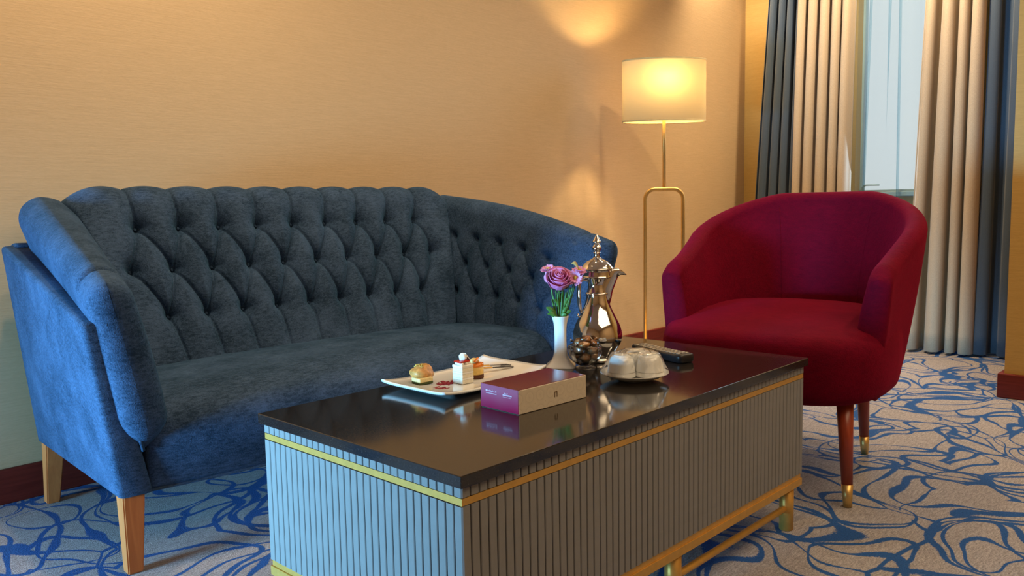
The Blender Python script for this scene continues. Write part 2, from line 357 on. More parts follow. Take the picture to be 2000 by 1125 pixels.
# ------------------------------------------------------------------ coffee table
TX,TY,TL,TW,TZ = .8058,.8797,1.2078,.5899,.4495
t=thing('coffee_table','low grey ribbed coffee table with black granite top and gold trim','table',(TX,TY,0))
obj('granite_top', box(0,TL,0,TW,TZ-.020,TZ,bev=.0015,seg=2), GRANITE, t)
I=.008     # inset of the body
ZT0,ZT1,ZG0,ZB0 = TZ-.038,TZ-.020,TZ-.0525,.150
obj('cabinet_core', box(I+.006,TL-I-.006,I+.006,TW-I-.006,ZB0-.004,TZ-.0205), DARKG, t)
bm=bmesh.new(); z0,z1=ZG0+.0015,ZT0-.0015
for a in ((I+.001,TL-I-.001,I+.001,I+.007),(I+.001,TL-I-.001,TW-I-.007,TW-I-.001),(I+.001,I+.007,I+.007,TW-I-.007),(TL-I-.007,TL-I-.001,I+.007,TW-I-.007)): bx(bm,*a,z0,z1)
obj('gold_band',bm,GOLD,t)
def slat_mesh(w,h,d=.006,c=.0012):
    # slat facing -y, chamfered long edges, origin bottom centre
    pts=[(-w/2,d),(-w/2,c),(-w/2+c,0),(w/2-c,0),(w/2,c),(w/2,d)]; bm=bmesh.new()
    A=[bm.verts.new((x,y,0)) for x,y in pts]; B=[bm.verts.new((x,y,h)) for x,y in pts]
    for i in range(6): bm.faces.new((A[i],A[(i+1)%6],B[(i+1)%6],B[i]))
    bm.faces.new(A[::-1]); bm.faces.new(B); bmesh.ops.recalc_face_normals(bm,faces=bm.faces)
    me=bpy.data.meshes.new('slat'); bm.to_mesh(me); bm.free(); me.materials.append(GREY); return me
for (length,n,axis) in ((TL-2*I,63,0),(TW-2*I,30,1)):
    p=length/n
    for (z0,h) in ((ZB0,ZG0-ZB0),(ZT0,ZT1-ZT0-.0005)):
        me=slat_mesh(p-.0022,h)
        for k in range(n):
            o=link('slat',me,None,t); c=I+p*(k+.5)
            if axis==0: o.location=(c,I,z0)
            else: o.location=(I,c,z0); o.rotation_euler[2]=-PI/2
bm=bmesh.new()
for (length,n,axis) in ((TL-2*I,63,0),(TW-2*I,30,1)):
    p=length/n
    for (z0,h) in ((ZB0,ZG0-ZB0),(ZT0,ZT1-ZT0-.0005)):
        for k in range(n):
            c=I+p*(k+.5); w2=(p-.0022)/2
            if axis==0: bx(bm,c-w2,c+w2,TW-I-.006,TW-I,z0,z0+h)
            else: bx(bm,TL-I-.006,TL-I,c-w2,c+w2,z0,z0+h)
o=obj('rear_slats',bm,GREY,t); o['kind']='stuff'
bm=bmesh.new(); FZ0,FZ1=.122,.1495
def ring(bm,i,w,z0,z1):
    for a in ((i,TL-i,i,i+w),(i,TL-i,TW-i-w,TW-i),(i,i+w,i+w,TW-i-w),(TL-i-w,TL-i,i+w,TW-i-w)): bx(bm,*a,z0,z1)
ring(bm,I+.003,.03,.1365,FZ1); ring(bm,I+.000,.034,.118,.136)
obj('base_frame',bm,GOLD,t)
LI=.036
for x in (LI,TL*.525,TL-LI):
    for y in (LI,TW-LI):
        bm=bmesh.new(); cyl(bm,(x,y,0.001),(x,y,.124),.018,n=24); obj('leg',bm,GOLD,t,True)
for y in (LI,TW-LI):
    bm=bmesh.new(); cyl(bm,(LI,y,.058),(TL-LI,y,.058),.0085,n=16); obj('rail',bm,GOLD,t,True)

# ------------------------------------------------------------------ sofa
sofa=thing('sofa','dark blue two-seat sofa with button-tufted back and flared arms on orange-brown wooden legs','sofa',(1.505,2.567,0),math.radians(-2.8))
def swept(name, stations, m, parent, tuft=None, capr=.04, ncap=7, caps=(True,True)):
    """stations: (n, m, 3) closed rings, point i pairs with m-1-i"""
    Pn=np.asarray(stations,float)
    if tuft is not None: Pn=tuft(Pn)
    rings=[r for r in Pn]
    def capend(ring, nxt):
        mid=(ring+ring[::-1])/2; d=(mid-(nxt+nxt[::-1])/2); d=d/np.maximum(np.linalg.norm(d,axis=1,keepdims=True),1e-6); out=[]; wth=np.linalg.norm(ring-mid,axis=1); fw=(np.clip(wth/(wth.max()+1e-9),0,1)**.5)[:,None] if capr>.033 else 1
        for k in range(1,ncap+1):
            th=PI/2*k/ncap; out.append(mid+(ring-mid)*max(math.cos(th),.02)+d*capr*fw*math.sin(th))
        return out
    pre=capend(Pn[0],Pn[1])[::-1] if caps[0] else []; post=capend(Pn[-1],Pn[-2]) if caps[1] else []
    rings=pre+rings+post
    return grid_obj(name,np.array(rings),m,parent,closev=True,caps=True)
def seg_dist(U,T,a,b):
    ax,ay=a;bx_,by=b; dx,dy=bx_-ax,by-ay; L=dx*dx+dy*dy+1e-9
    k=np.clip(((U-ax)*dx+(T-ay)*dy)/L,0,1); return np.hypot(U-ax-k*dx,T-ay-k*dy)
def tuft_depth(U,T,btn,lines,A=.022,w=.030,B=.020,wb=.020,wc=.005,C=.006):
    d=np.full(U.shape,9.);e=np.full(U.shape,9.)
    for a,b in lines: d=np.minimum(d,seg_dist(U,T,a,b))
    for a in btn: e=np.minimum(e,np.hypot(U-a[0],T-a[1]))
    return A*np.exp(-(d/w)**1.3)+C*np.exp(-(d/wc)**2)+B*np.exp(-(e/wb)**1.5)
# profile of a padded panel with a rolled top: inner face, roll, outer face
def panel_ring(pb, pt, out, th, n_in=60, n_roll=16, bulge=.012):
    pb=np.array(pb,float); pt=np.array(pt,float); out=np.array(out,float); up=(pt-pb); L=np.linalg.norm(up); up=up/L
    ts=np.linspace(0,1,n_in); inner=pb+np.outer(ts,pt-pb)-np.outer(bulge*np.sin(PI*ts),out)
    c=pt+out*th/2; ang=np.linspace(0,PI/2,n_roll//2+1)[1:]
    r1=[c-out*th/2*math.cos(a)+up*th/2*math.sin(a)*1.05 for a in ang]
    r2=[c+out*th/2*math.cos(a)+up*th/2*math.sin(a)*1.05 for a in ang[::-1]]
    outer=(pb+np.outer(ts,pt-pb)+out*th)[::-1]
    return np.vstack([inner,r1,r2,outer])
# ---- back cushion
NB=500; HW=lambda z:.54+.11*np.clip((z-.36)/.5,0,1.1)
zb,zt=.36,.865; ringsB=[]
base=panel_ring((0,-.295,zb),(0,-.120,zt),(0,.947,-.32),.105,n_in=190,n_roll=44,bulge=.012)
us=np.linspace(-1,1,NB)
for u in us:
    r=base.copy(); r[:,0]=u*HW(r[:,2]); r[:,2]-=.034*max(0,(abs(u)-.86)/.14)**2.2*np.clip((r[:,2]-.74)/.14,0,1); ringsB.append(r)
ringsB=np.array(ringsB)
arc=np.concatenate([[0],np.cumsum(np.linalg.norm(np.diff(base[:,1:],axis=0),axis=1))])
def back_tuft(P):
    n,m_=P.shape[:2]; U=np.repeat((us*.60)[:,None],m_,1); T=np.repeat(arc[None],n,0)
    p=.1185
    r3=[(( k-4)*p,.200) for k in range(9)]; r2=[((k-4.5)*p,.342) for k in range(10)]; r1=[((k-4)*p,.473) for k in range(9)]
    lines=[]
    for (x,y) in r3:
        lines.append(((x,y),(x,0)))
        for (x2,y2) in r2:
            if abs(x2-x)<p*.6: lines.append(((x,y),(x2,y2)))
    for (x,y) in r1:
        lines.append(((x,y),(x,.72)))
        for (x2,y2) in r2:
            if abs(x2-x)<p*.6: lines.append(((x,y),(x2,y2)))
    global BACKBTN; BACKBTN=r1+r2+r3
    gath=np.zeros(U.shape)
    for (x,y) in BACKBTN: gath=np.maximum(gath,np.exp(-((U-x)/.020)**2-((T-y)/.006)**2))
    D=tuft_depth(U,T,BACKBTN,lines,A=.021,w=.026,B=.034,wb=.025,C=.009,wc=.0034)*np.clip((arc[-1]*.60-T)/.05,0,1)*(1-.55*ss(.50,.62,T))*(1-.45*(1-ss(.05,.18,T)))+gath*.006
    du=np.gradient(P,axis=0); dt=np.gradient(P,axis=1); Nn=np.cross(du,dt); Nn/=np.maximum(np.linalg.norm(Nn,axis=2,keepdims=True),1e-9)
    mid=P.shape[1]//4
    if Nn[n//2,mid,1]>0: Nn=-Nn
    # puff outward in general, dip at seams
    return P+Nn*(.026*(T<arc[-1]*.62)[...,None]-D[...,None])
back=swept('back_cushion',ringsB,SOFA,sofa,back_tuft,capr=.02)
def button(parent,p,nrm,r=.0085):
    bm=bmesh.new(); bmesh.ops.create_uvsphere(bm,u_segments=10,v_segments=6,radius=r)
    for v in bm.verts: v.co.z*=.5
    o=obj('button',bm,SOFA,parent,True); o.location=p; o.rotation_euler=Vector(nrm).to_track_quat('Z','Y').to_euler(); return o
bv=np.array([v.co for v in back.data.vertices]) 
def on_base(t): 
    return np.array([np.interp(t,arc,base[:,1]),np.interp(t,arc,base[:,2])])
for (x,tt) in BACKBTN:
    y,z=on_base(tt); k=HW(z)/.60; button(back,(x*k,y+.028,z-.009),(0,-.95,.31),.0048)
# ---- arm cushions (s=-1 left, 1 right)
def arm(s):
    n=190; A_=np.linspace(0,1,n); R_=[]
    for a in A_:
        pb=np.array([.535+.118*a, -.250-(.440 if s<0 else .520)*a, .36-.065*ss(.55,1,a)])
        pt=np.array([.650+.092*a, -.085-(.668 if s<0 else .745)*a, .832-(.170 if s<0 else .150)*a+(0 if s<0 else .026*math.sin(PI*a))])
        tilt=np.array([1.0,.22-.20*a,-.12]); tilt/=np.linalg.norm(tilt)
        th=.135-.046*a**.8
        R_.append(panel_ring(pb,pt,tilt,th,n_in=110,n_roll=28,bulge=.008))
    R_=np.array(R_)
    def tf(P):
        d0=P[n//2]; ar=np.concatenate([[0],np.cumsum(np.linalg.norm(np.diff(d0,axis=0),axis=1))])
        U=np.repeat((A_*.50)[:,None],P.shape[1],1); T=np.repeat(ar[None],n,0)
        p=.50*.155
        rC=[(.06+p*k,.165) for k in range(5)]; rB=[(.02+p*k,.265) for k in range(6)]; rA=[(.06+p*k,.36) for k in range(5)]
        lines=[]
        for x,y in rC:
            lines.append(((x,y),(x,0)))
            for x2,y2 in rB:
                if abs(x2-x)<p*.7: lines.append(((x,y),(x2,y2)))
        for x,y in rA:
            for x2,y2 in rB:
                if abs(x2-x)<p*.7: lines.append(((x,y),(x2,y2)))
        btn=rA+rB+rC
        D=tuft_depth(U,T,btn,lines,A=.009,w=.02,B=.022,wb=.014,C=.005,wc=.0032)
        # one gathered pleat on the rolled lip near the front
        D+=.010*np.exp(-(seg_dist(U,T,(.440,.45),(.452,.56))/.006)**2)
        D*=np.clip((ar[-1]*.62-T)/.04,0,1)
        du=np.gradient(P,axis=0); dt=np.gradient(P,axis=1); Nn=np.cross(du,dt); Nn/=np.maximum(np.linalg.norm(Nn,axis=2,keepdims=True),1e-9)
        if Nn[n//2,20,0]>0: Nn=-Nn
        P2=P+Nn*(.006-D[...,None])
        kk=ss(.70,1,A_)[:,None]*np.clip((.385-P2[:,:,2])/.11,0,1)**1.6
        P2[:,:,0]+=(.722-P2[:,:,0])*kk; P2[:,:,1]+=.036*kk; P2[:,:,2]+=.012*kk
        P2=P2.copy(); P2[:,:,0]*=s; tf.btn=[(P2[int(np.argmin(abs(A_-b[0]/.5))),int(np.argmin(abs(ar-b[1])))]) for b in btn if b[0]<.49]
        return P2
    tf.btn=[]
    o=swept('arm_cushion',R_,SOFA,sofa,tf,capr=.034)
    for p in tf.btn: button(o,(p[0],p[1],p[2]),(-s*.9,-.3,.25),.006)
    # outer upholstered shell of the arm
    def hexa(pts,bev=.012):
        bm=bmesh.new(); v=[bm.verts.new((p[0]*s,p[1],p[2])) for p in pts]
        for f in ((0,1,2,3),(7,6,5,4),(0,4,5,1),(1,5,6,2),(2,6,7,3),(3,7,4,0)): bm.faces.new([v[i] for i in f])
        bmesh.ops.recalc_face_normals(bm,faces=bm.faces)
        bmesh.ops.bevel(bm,geom=list(bm.edges),offset=bev,segments=3,profile=.5,affect='EDGES'); return bm
    fy=0 if s<0 else -.075
    ob=hexa([(.765,.03,.186),(.768,-.668+fy,.186),(.852,-.764+fy,.614),(.826,.01,.765),
             (.690,.03,.186),(.690,-.672+fy,.186),(.800,-.762+fy,.624),(.750,.01,.765)])
    obj('arm_shell',ob,SOFA,sofa,True)
    # piping along the front seam
    q=[(.708+.094*t, -.684-.086*t+fy, .265+.35*t) for t in np.linspace(.10,1,14)]
    tube('piping',[(x*s,y-.001,z) for x,y,z in q],.0045,SOFA,sofa,8)
for s in (-1,1): arm(s)
# outer back panel and seat
bm=box(-.80,.80,-.03,.035,.186,.77,bev=.015,seg=3)
for v in bm.verts:
    if v.co.z<.5: v.co.x*=.94
obj('back_panel',bm,SOFA,sofa,True)
ns=64; st=[]
for k in range(ns):
    u=-1+2*k/(ns-1); crown=.016*(1-abs(u)**2.5); bow=.030*(1-u*u)
    prof=[(-.20,.188),(-.64,.188),(-.672,.192),(-.684,.215),(-.700-bow*.6,.27),(-.712-bow,.32),(-.705-bow,.365),(-.672-bow,.398),(-.61,.413+crown),(-.50,.418+crown),(-.38,.418+crown),(-.20,.405+crown)]
    sp=smoothprof([(p[0]+5,p[1]) for p in prof],5); w=.700
    e_=.022*abs(u)**6; st.append([(u*w, (a-5)+(e_ if a-5<-.6 else 0), b) for a,b in sp])
grid_obj('seat_cushion',st,SOFA,sofa,closev=True,caps=True)
for sx in (-1,1):
    for yy,dy in ((-.635,-.012),(-.005,.030)):
        bm=bmesh.new(); tw,bw=.0255,.0175; xo=.733
        top=[(xo+a*tw,yy+b*tw,.195) for a,b in ((-1,-1),(1,-1),(1,1),(-1,1))]; bot=[(xo+.008+a*bw,yy+dy+b*bw,.001) for a,b in ((-1,-1),(1,-1),(1,1),(-1,1))]
        V=[bm.verts.new((p[0]*sx,p[1],p[2])) for p in top+bot]
        for f in ((0,1,2,3),(7,6,5,4),(0,4,5,1),(1,5,6,2),(2,6,7,3),(3,7,4,0)): bm.faces.new([V[i] for i in f])
        bmesh.ops.recalc_face_normals(bm,faces=bm.faces); bmesh.ops.bevel(bm,geom=list(bm.edges),offset=.003,segments=2,affect='EDGES'); obj('leg',bm,LEGW,sofa)

# ------------------------------------------------------------------ armchair (local +y is its front)
ch=thing('armchair','burgundy velvet tub armchair with brass-tipped tapered legs beside the coffee table','armchair',(2.481,1.146,0),math.radians(98))
def tub():
    R=.285; pts=[]
    L1=np.linspace(.215,-.06,26)
    for y in L1[:-1]: pts.append((R,y))
    for th in np.linspace(0,PI,80): pts.append((R*math.cos(th),-.06-(R+.02)*math.sin(th)))
    for y in L1[::-1][1:]: pts.append((-R,y))
    pts=np.array(pts); s=np.concatenate([[0],np.cumsum(np.linalg.norm(np.diff(pts,axis=0),axis=1))]); s/=s[-1]
    st=[]
    for i,(p,q) in enumerate(zip(pts,s)):
        d=pts[min(i+1,len(pts)-1)]-pts[max(i-1,0)]; d=d/np.linalg.norm(d); o=np.array([d[1],-d[0]])
        if np.dot(o,p-np.array([0,0.05]))<0: o=-o
        e=1-abs(2*q-1)                       # 0 at arm fronts, 1 at back
        top=.664+.212*(1-(1-min(1,e/.84))**1.35)**1.45
        top-=.016*max(0,1-e/.06)**2
        th=.066; fl=.022+.045*ss(0,.7,e)
        ts=np.linspace(0,1,34); zin=.33+(top-th/2-.33)*ts
        base_in=p-o*th*.5
        inner=[(*(base_in+o*(fl*t**1.3-.012*math.sin(PI*t))),z) for t,z in zip(ts,zin)]
        topc=p+o*fl
        r=[]
        for a in np.linspace(0,PI,15)[1:-1]:
            c=topc-o*math.cos(a)*th/2; r.append((c[0],c[1],top-th/2+math.sin(a)*th/2))
        zo=.292+(top-th/2-.292)*ts
        outer=[(*(p+o*(th*.5+fl*t**.8-.014*(1-t)**1.6)),z) for t,z in zip(ts,zo)][::-1]
        st.append(inner+r+outer)
    return np.array(st)
TB=tub()
sh=swept('tub_shell',TB,CHAIR,ch,None,capr=.030,ncap=8)
# seams on the inner back
for fr in (.40,.60):
    i=int(fr*len(TB)); q=[tuple(TB[i,j]) for j in range(6,34,2)]
    tube('back_seam',q,.0016,CHAIR,ch,6)
# seat: D-shaped pad
def seat():
    n=96; rings=[]
    def outline(k,sc,grow=0):
        out=[]
        for j in range(n):
            th=2*PI*j/n; c,s_=math.cos(th),math.sin(th)
            ex=.62 if s_>0 else .8
            x=.338*np.sign(c)*abs(c)**ex; y=(.372 if s_>0 else .30)*np.sign(s_)*abs(s_)**ex
            if s_<0: x*=.90
            out.append((x*sc+0,(y*sc)+.035))
        return out
    prof=[(.30,.300),(.80,.288),(.90,.291),(.955,.308),(.985,.345),(1.0,.400),(.990,.442),(.95,.468),(.87,.482),(.7,.490),(.4,.495),(.1,.497)]
    for sc,z in smoothprof(prof,4):
        o=outline(0,sc); 
        rings.append([(x,y,z+(.0 if z<.36 else min(1,(z-.36)/.08)*.030*(1-min(1,max(0,(y+.12)/.42)))))for x,y in o])
    return rings
grid_obj('seat_cushion',seat(),CHAIR,ch,closev=True,caps=True)
for (x,y,tx,ty) in ((-.252,.286,-.232,.262),(.252,.286,.232,.262),(-.179,-.248,-.172,-.215),(.179,-.248,.172,-.215)):
    p0=Vector((tx,ty,.31)); p1=Vector((x,y,.001)); pf=p0.lerp(p1,.80)
    bm=cyl(bmesh.new(),p0,pf,.0235,.0150,24); lg=obj('leg',bm,LEGC,ch,True)
    bm=cyl(bmesh.new(),pf,p1,.0158,.0115,24); f=obj('brass_ferrule',bm,BRASS,lg,True); f['label']='brass leg tip'

# ------------------------------------------------------------------ floor lamp
LX,LY=3.640,2.370
lamp=thing('floor_lamp','brass floor lamp with looped stem and lit linen shade in the corner','floor lamp',(LX,LY,0),math.radians(-46.4))
w=.098; r=.05; pts=[(-w,0,.012)]; 
for a in np.linspace(PI,PI/2,9): pts.append((-w+r+r*math.cos(a),0,.918-r+r*math.sin(a)))
for a in np.linspace(PI/2,0,9): pts.append((w-r+r*math.cos(a),0,.918-r+r*math.sin(a)))
pts.append((w,0,.012))
tube('stem_loop',pts,.0115,BRASS,lamp,12,.75)
bm=cyl(bmesh.new(),(0,0,.915),(0,0,1.44),.0085,n=16); obj('pole',bm,BRASS,lamp,True)
obj('base_plate',box(-.15,.15,-.10,.10,.0005,.014,bev=.003),BRASS,lamp)
def oval(a,b,z,n=72): return [(a*math.cos(2*PI*j/n),b*math.sin(2*PI*j/n),z) for j in range(n)]
SA,SB=.213,.098; SZ0,SZ1=1.262,1.565
o=grid_obj('lamp_shade',[oval(SA,SB,z) for z in np.linspace(SZ0,SZ1,8)],SHADE,lamp,closev=True)
for z in (SZ0,SZ1):
    pts=oval(SA,SB,z); ringp=[]
    P=[[(x*k,y*k2,zz) for x,y,zz in oval(SA,SB,z+dz)] for k,k2,dz in ((1.004,1.006,-.004),(1.004,1.006,.004),(.992,.988,.004),(.992,.988,-.004))]
    P.append(P[0]); grid_obj('shade_rim',P,m_plain('rim_cloth',(.45,.34,.16),.8),o,closev=True)
bm=bmesh.new(); bmesh.ops.create_uvsphere(bm,u_segments=20,v_segments=12,radius=.032); BULB=mat('bulb_glow',(1,.9,.7),.3)
b=BULB.node_tree.nodes['Principled BSDF']; b.inputs['Emission Color'].default_value=(1,.68,.30,1); b.inputs['Emission Strength'].default_value=620
o=obj('bulb',bm,BULB,lamp,True,loc=(0,0,1.468))
bm=cyl(bmesh.new(),(-SA+.004,0,1.50),(SA-.004,0,1.50),.002,n=6); cyl(bm,(0,-SB+.004,1.50),(0,SB-.004,1.50),.002,n=6); obj('shade_spider',bm,BRASS,lamp)

# ------------------------------------------------------------------ things on the table
Z=TZ+.0004
# tissue box
bxo=thing('tissue_box','burgundy and cream tissue box lying flat on the front of the granite top','tissue box',(1.124,1.058,Z),math.radians(-2.5))
L_,W_,H_=.196,.107,.047
BURG=m_plain('burgundy_gloss_card',(.17,.014,.022),.16,30,.08,.0); CREAM=mat('cream_card',(.42,.36,.28),.45)
g=N(CREAM); v=g.coord((1,1,1))
wv=g.n('ShaderNodeTexWave',wave_type='RINGS',rings_direction='SPHERICAL'); wv.inputs['Scale'].default_value=42; 
vo=g.n('ShaderNodeTexVoronoi',feature='F1'); vo.inputs['Scale'].default_value=34; vo.inputs['Randomness'].default_value=.0; g.l(v,vo.inputs['Vector'])
g.col(g.ramp(g.math('FRACT',g.math('MULTIPLY',vo.outputs['Distance'],3)),[(.0,(.52,.455,.37)),(.14,(.60,.53,.44)),(.9,(.64,.57,.47))]))
PURP=mat('magenta_card',(.36,.01,.11),.2); g=N(PURP); v=g.coord((1,1,1)); a=g.noise(v,14,1); sx=g.n('ShaderNodeSeparateXYZ'); g.l(v,sx.inputs[0])
g.col(g.ramp(g.math('ADD',g.math('MULTIPLY',sx.outputs[2],14),g.math('MULTIPLY',a.outputs[0],.5)),[(.15,(.42,.004,.085)),(.85,(.34,.09,.15))]))
obj('carton',box(0,L_,0,W_,0,H_,bev=.0008),CREAM,bxo)
bm=bmesh.new(); bx(bm,-.0006,L_-.001,.0015,W_+.0006,H_,H_+.0008); obj('top_panel',bm,BURG,bxo)
bm=bmesh.new(); bx(bm,-.0012,-.0002,0.0008,W_,0.001,H_+.0006); obj('end_panel',bm,PURP,bxo)
INK=mat('pale_print',(.62,.42,.52),.5); INKB=mat('brown_print',(.16,.10,.05),.5)
bm=bmesh.new()
def mark(y0,y1,z0,z1): bx(bm,-.0017,-.0011,y0,y1,z0,z1)
# two small lines of script above two lines of lettering, all pale on the end panel (y runs right to left)
for (a,b,c,d) in ((.092,.0865,.0345,.0372),(.0858,.0818,.0345,.0362),(.0810,.0770,.0345,.0370),(.0765,.0660,.0345,.0355),(.0730,.0722,.0345,.0390),(.0700,.0640,.0345,.0354),(.0640,.0610,.0345,.0368),
                  (.0885,.0872,.0378,.0386),(.0800,.0790,.0376,.0384)): mark(min(a,b),max(a,b),c,d)
rr=random.Random(3); y=.092
while y>.0615:
    wd=rr.uniform(.0012,.0022); mark(y-wd,y,.0300,.0316); y-=wd+.0006
y=.0430
while y>.0190:
    wd=rr.uniform(.0014,.0026); mark(y-wd,y,.0318,.0345); y-=wd+.0005
y=.0430
while y>.0190:
    wd=rr.uniform(.001,.002); mark(y-wd,y,.0286,.0294); y-=wd+.0008
for (a,b,c,d) in ((.0390,.0350,.0362,.0372),(.0345,.0310,.0362,.0370),(.0300,.0290,.0362,.0378),(.0370,.0362,.0362,.0382)): mark(min(a,b),max(a,b),c,d)
obj('end_lettering',bm,INK,bxo)
bm=bmesh.new(); ex=.104
bx(bm,ex-.0040,ex-.0024,-.0006,0.0001,.017,.0285); bx(bm,ex+.0024,ex+.0040,-.0006,0.0001,.017,.0285); bx(bm,ex-.0024,ex+.0024,-.0006,0.0001,.0262,.0285)
obj('arch_emblem',bm,INKB,bxo)

# plate
pl=thing('dessert_plate','rectangular white porcelain plate with upturned ends holding three pastries','plate',(1.256,1.346,Z),math.radians(-.5))
# corners (world) follow the photo: short end on the left, long sides run to the right
def plate():
    nu,nv=40,24; top=np.zeros((nu,nv,3)); bot=np.zeros((nu,nv,3)); hl,hw=.158,.104
    for i in range(nu):
        for j in range(nv):
            u=-1+2*i/(nu-1); v=-1+2*j/(nv-1)
            x=u*hl; y=v*hw*(1-.0*u)
            z=.0105+.0035*abs(v)**6+ .008*max(0,-u)**4+ .018*max(0,u)**3.2
            top[i,j]=(x,y,z); k=.86
            fl = .0 if (abs(u)<.62 and abs(v)<.62) else (z-.0105)+.004
            bot[i,j]=(x,y,max(.0,z-.0055) if not(abs(u)<.62 and abs(v)<.62) else .0005)
    V=[tuple(p) for p in top.reshape(-1,3)]+[tuple(p) for p in bot.reshape(-1,3)]; F=[]; o=nu*nv
    for i in range(nu-1):
        for j in range(nv-1):
            a=i*nv+j; F.append((a,a+nv,a+nv+1,a+1)); F.append((o+a,o+a+1,o+a+nv+1,o+a+nv))
    for i in range(nu-1):
        a=i*nv; F.append((a,o+a,o+a+nv,a+nv)); a=i*nv+nv-1; F.append((a,a+nv,o+a+nv,o+a))
    for j in range(nv-1):
        a=j; F.append((a,a+1,o+a+1,o+a)); a=(nu-1)*nv+j; F.append((a,o+a,o+a+1,a+1))
    me=bpy.data.meshes.new('dish'); me.from_pydata(V,[],F); me.update()
    for p in me.polygons: p.use_smooth=True
    return link('dish',me,PORC,pl)
plate()
PZ=Z+.0112
GOLDP=m_plain('golden_choux',(.55,.27,.07),.45,90,.35,.6); GREENP=m_plain('pistachio_layer',(.05,.07,.012),.8,200,.3,.4); CAKE=m_plain('pale_sponge',(.75,.60,.28),.8,150,.15,.4)
WCR=m_plain('white_cream',(.86,.84,.78),.5,40,.05,.1); RED=m_plain('strawberry_red',(.50,.02,.012),.25,90,.3,.2); ORJ=m_plain('orange_glaze',(.72,.20,.02),.15,60,.2,.05)
YEL=m_plain('yellow_custard',(.72,.48,.13),.5,80,.15,.1); BRC=m_plain('brown_crumb',(.10,.035,.015),.9,200,.3,.5); NUT=m_plain('chopped_nuts',(.62,.45,.10),.7,300,.3,.5)
def lump(name,parent,m,c,rad,seed=0,amp=.12,seg=24,fr=3.0):
    bm=bmesh.new(); bmesh.ops.create_uvsphere(bm,u_segments=seg,v_segments=seg//2,radius=1); r=np.random.RandomState(seed); ph=r.uniform(0,6,9)
    for v in bm.verts:
        d=1+amp*(math.sin(fr*v.co.x+ph[0])*math.sin(fr*1.2*v.co.y+ph[1])+.6*math.sin(fr*1.9*v.co.z+ph[2]+2*v.co.x))
        v.co=Vector((c[0]+v.co.x*d*rad[0],c[1]+v.co.y*d*rad[1],c[2]+v.co.z*d*rad[2]))
    return obj(name,bm,m,parent,True)
# pastry 1: choux on a small layered slab
a=thing('choux_pastry','golden choux pastry with chopped nuts on a square layered slab at the plate end','pastry',(1.157,1.385,PZ+.0018),math.radians(-5))
obj('pistachio_base',box(-.020,.016,-.024,.008,0,.005,bev=.001),GREENP,a)
obj('sponge_slab',box(-.020,.016,-.024,.008,.005,.014,bev=.0012),CAKE,a)
lump('choux_bun',a,GOLDP,(.008,.008,.0190),(.029,.024,.0195),3,.10,28,2.6)
bm=bmesh.new(); r=random.Random(5)
for k in range(55):
    an=r.uniform(0,2*PI); q=r.uniform(0,.85); x=.004+.016*q*math.cos(an); y=.006+.015*q*math.sin(an); z=.0200+.0198*math.sqrt(max(0,1-(q*.66)**2)); s_=r.uniform(.0007,.0014); bx(bm,x-s_,x+s_,y-s_,y+s_,z-s_,z+s_)
o=obj('nut_topping',bm,NUT,a); o['kind']='stuff'
# pastry 2: layered cream cube with strawberry
a=thing('cream_cake_cube','white layered cream cake cube topped with a strawberry slice and cream','cake',(1.222,1.318,PZ),math.radians(-2))
zz=0
for k,(h,m_) in enumerate(((.009,CAKE),(.0045,WCR),(.0085,CAKE),(.0045,WCR),(.0085,CAKE),(.006,WCR))):
    j=.0003*(k%2); obj('cream_layer' if m_ is WCR else 'sponge_layer',box(-.0165-j,.0165+j,-.0165-j,.0165+j,zz,zz+h,bev=.0012,seg=2),WCR if m_ is WCR else m_plain('white_sponge',(.80,.74,.60),.8,180,.08,.4),a); zz+=h
r=random.Random(8)
for k in range(7): lump('cream_dollop',a,WCR,(-.009+.009*(k%3)+r.uniform(-.002,.002),-.008+.009*(k//3),zz+.002),(.0055,.0055,.0050),k,.15,12)
obj('strawberry_slice',box(-.017,.012,-.012,.012,zz+.005,zz+.0095,bev=.002,seg=2),RED,a)
lump('cream_peak',a,WCR,(.0,.0,zz+.0165),(.0085,.0085,.0095),12,.10,28); lump('cream_tip',a,WCR,(.006,.0,zz+.0140),(.0065,.006,.005),14,.10,22)
tube('chocolate_stick',[(.0,-.003,zz+.025),(.013,-.006,zz+.008)],.0013,BRC,a,8); tube('chocolate_stick',[(.002,-.006,zz+.0255),(.015,-.009,zz+.008)],.0009,WCR,a,8)
# pastry 3: caramel custard round
a=thing('custard_cake','round yellow custard cake with orange glaze and a pale topping, near the tissue box','cake',(1.275,1.335,PZ),0)
grid_obj('crumb_base',lathe([(.001,0),(.0195,0),(.020,.002),(.020,.008),(.0195,.009),(.001,.009)],28),BRC,a,closev=True)
grid_obj('custard_body',lathe([(.001,.009),(.019,.009),(.0196,.011),(.0196,.027),(.001,.027)],28),YEL,a,closev=True)
grid_obj('orange_glaze',lathe([(.001,.027),(.0198,.027),(.0203,.029),(.0195,.0335),(.015,.0345),(.001,.0345)],28),ORJ,a,closev=True)
lump('fruit_topping',a,m_plain('pale_fruit',(.75,.52,.20),.4,60,.2,.2),(-.002,0,.0395),(.0115,.0105,.0062),5,.15,16)
o=obj('orange_peel',box(-.014,.012,-.004,.002,.0435,.0455,bev=.0006),ORJ,a); o.rotation_euler=(.12,-.18,.5)
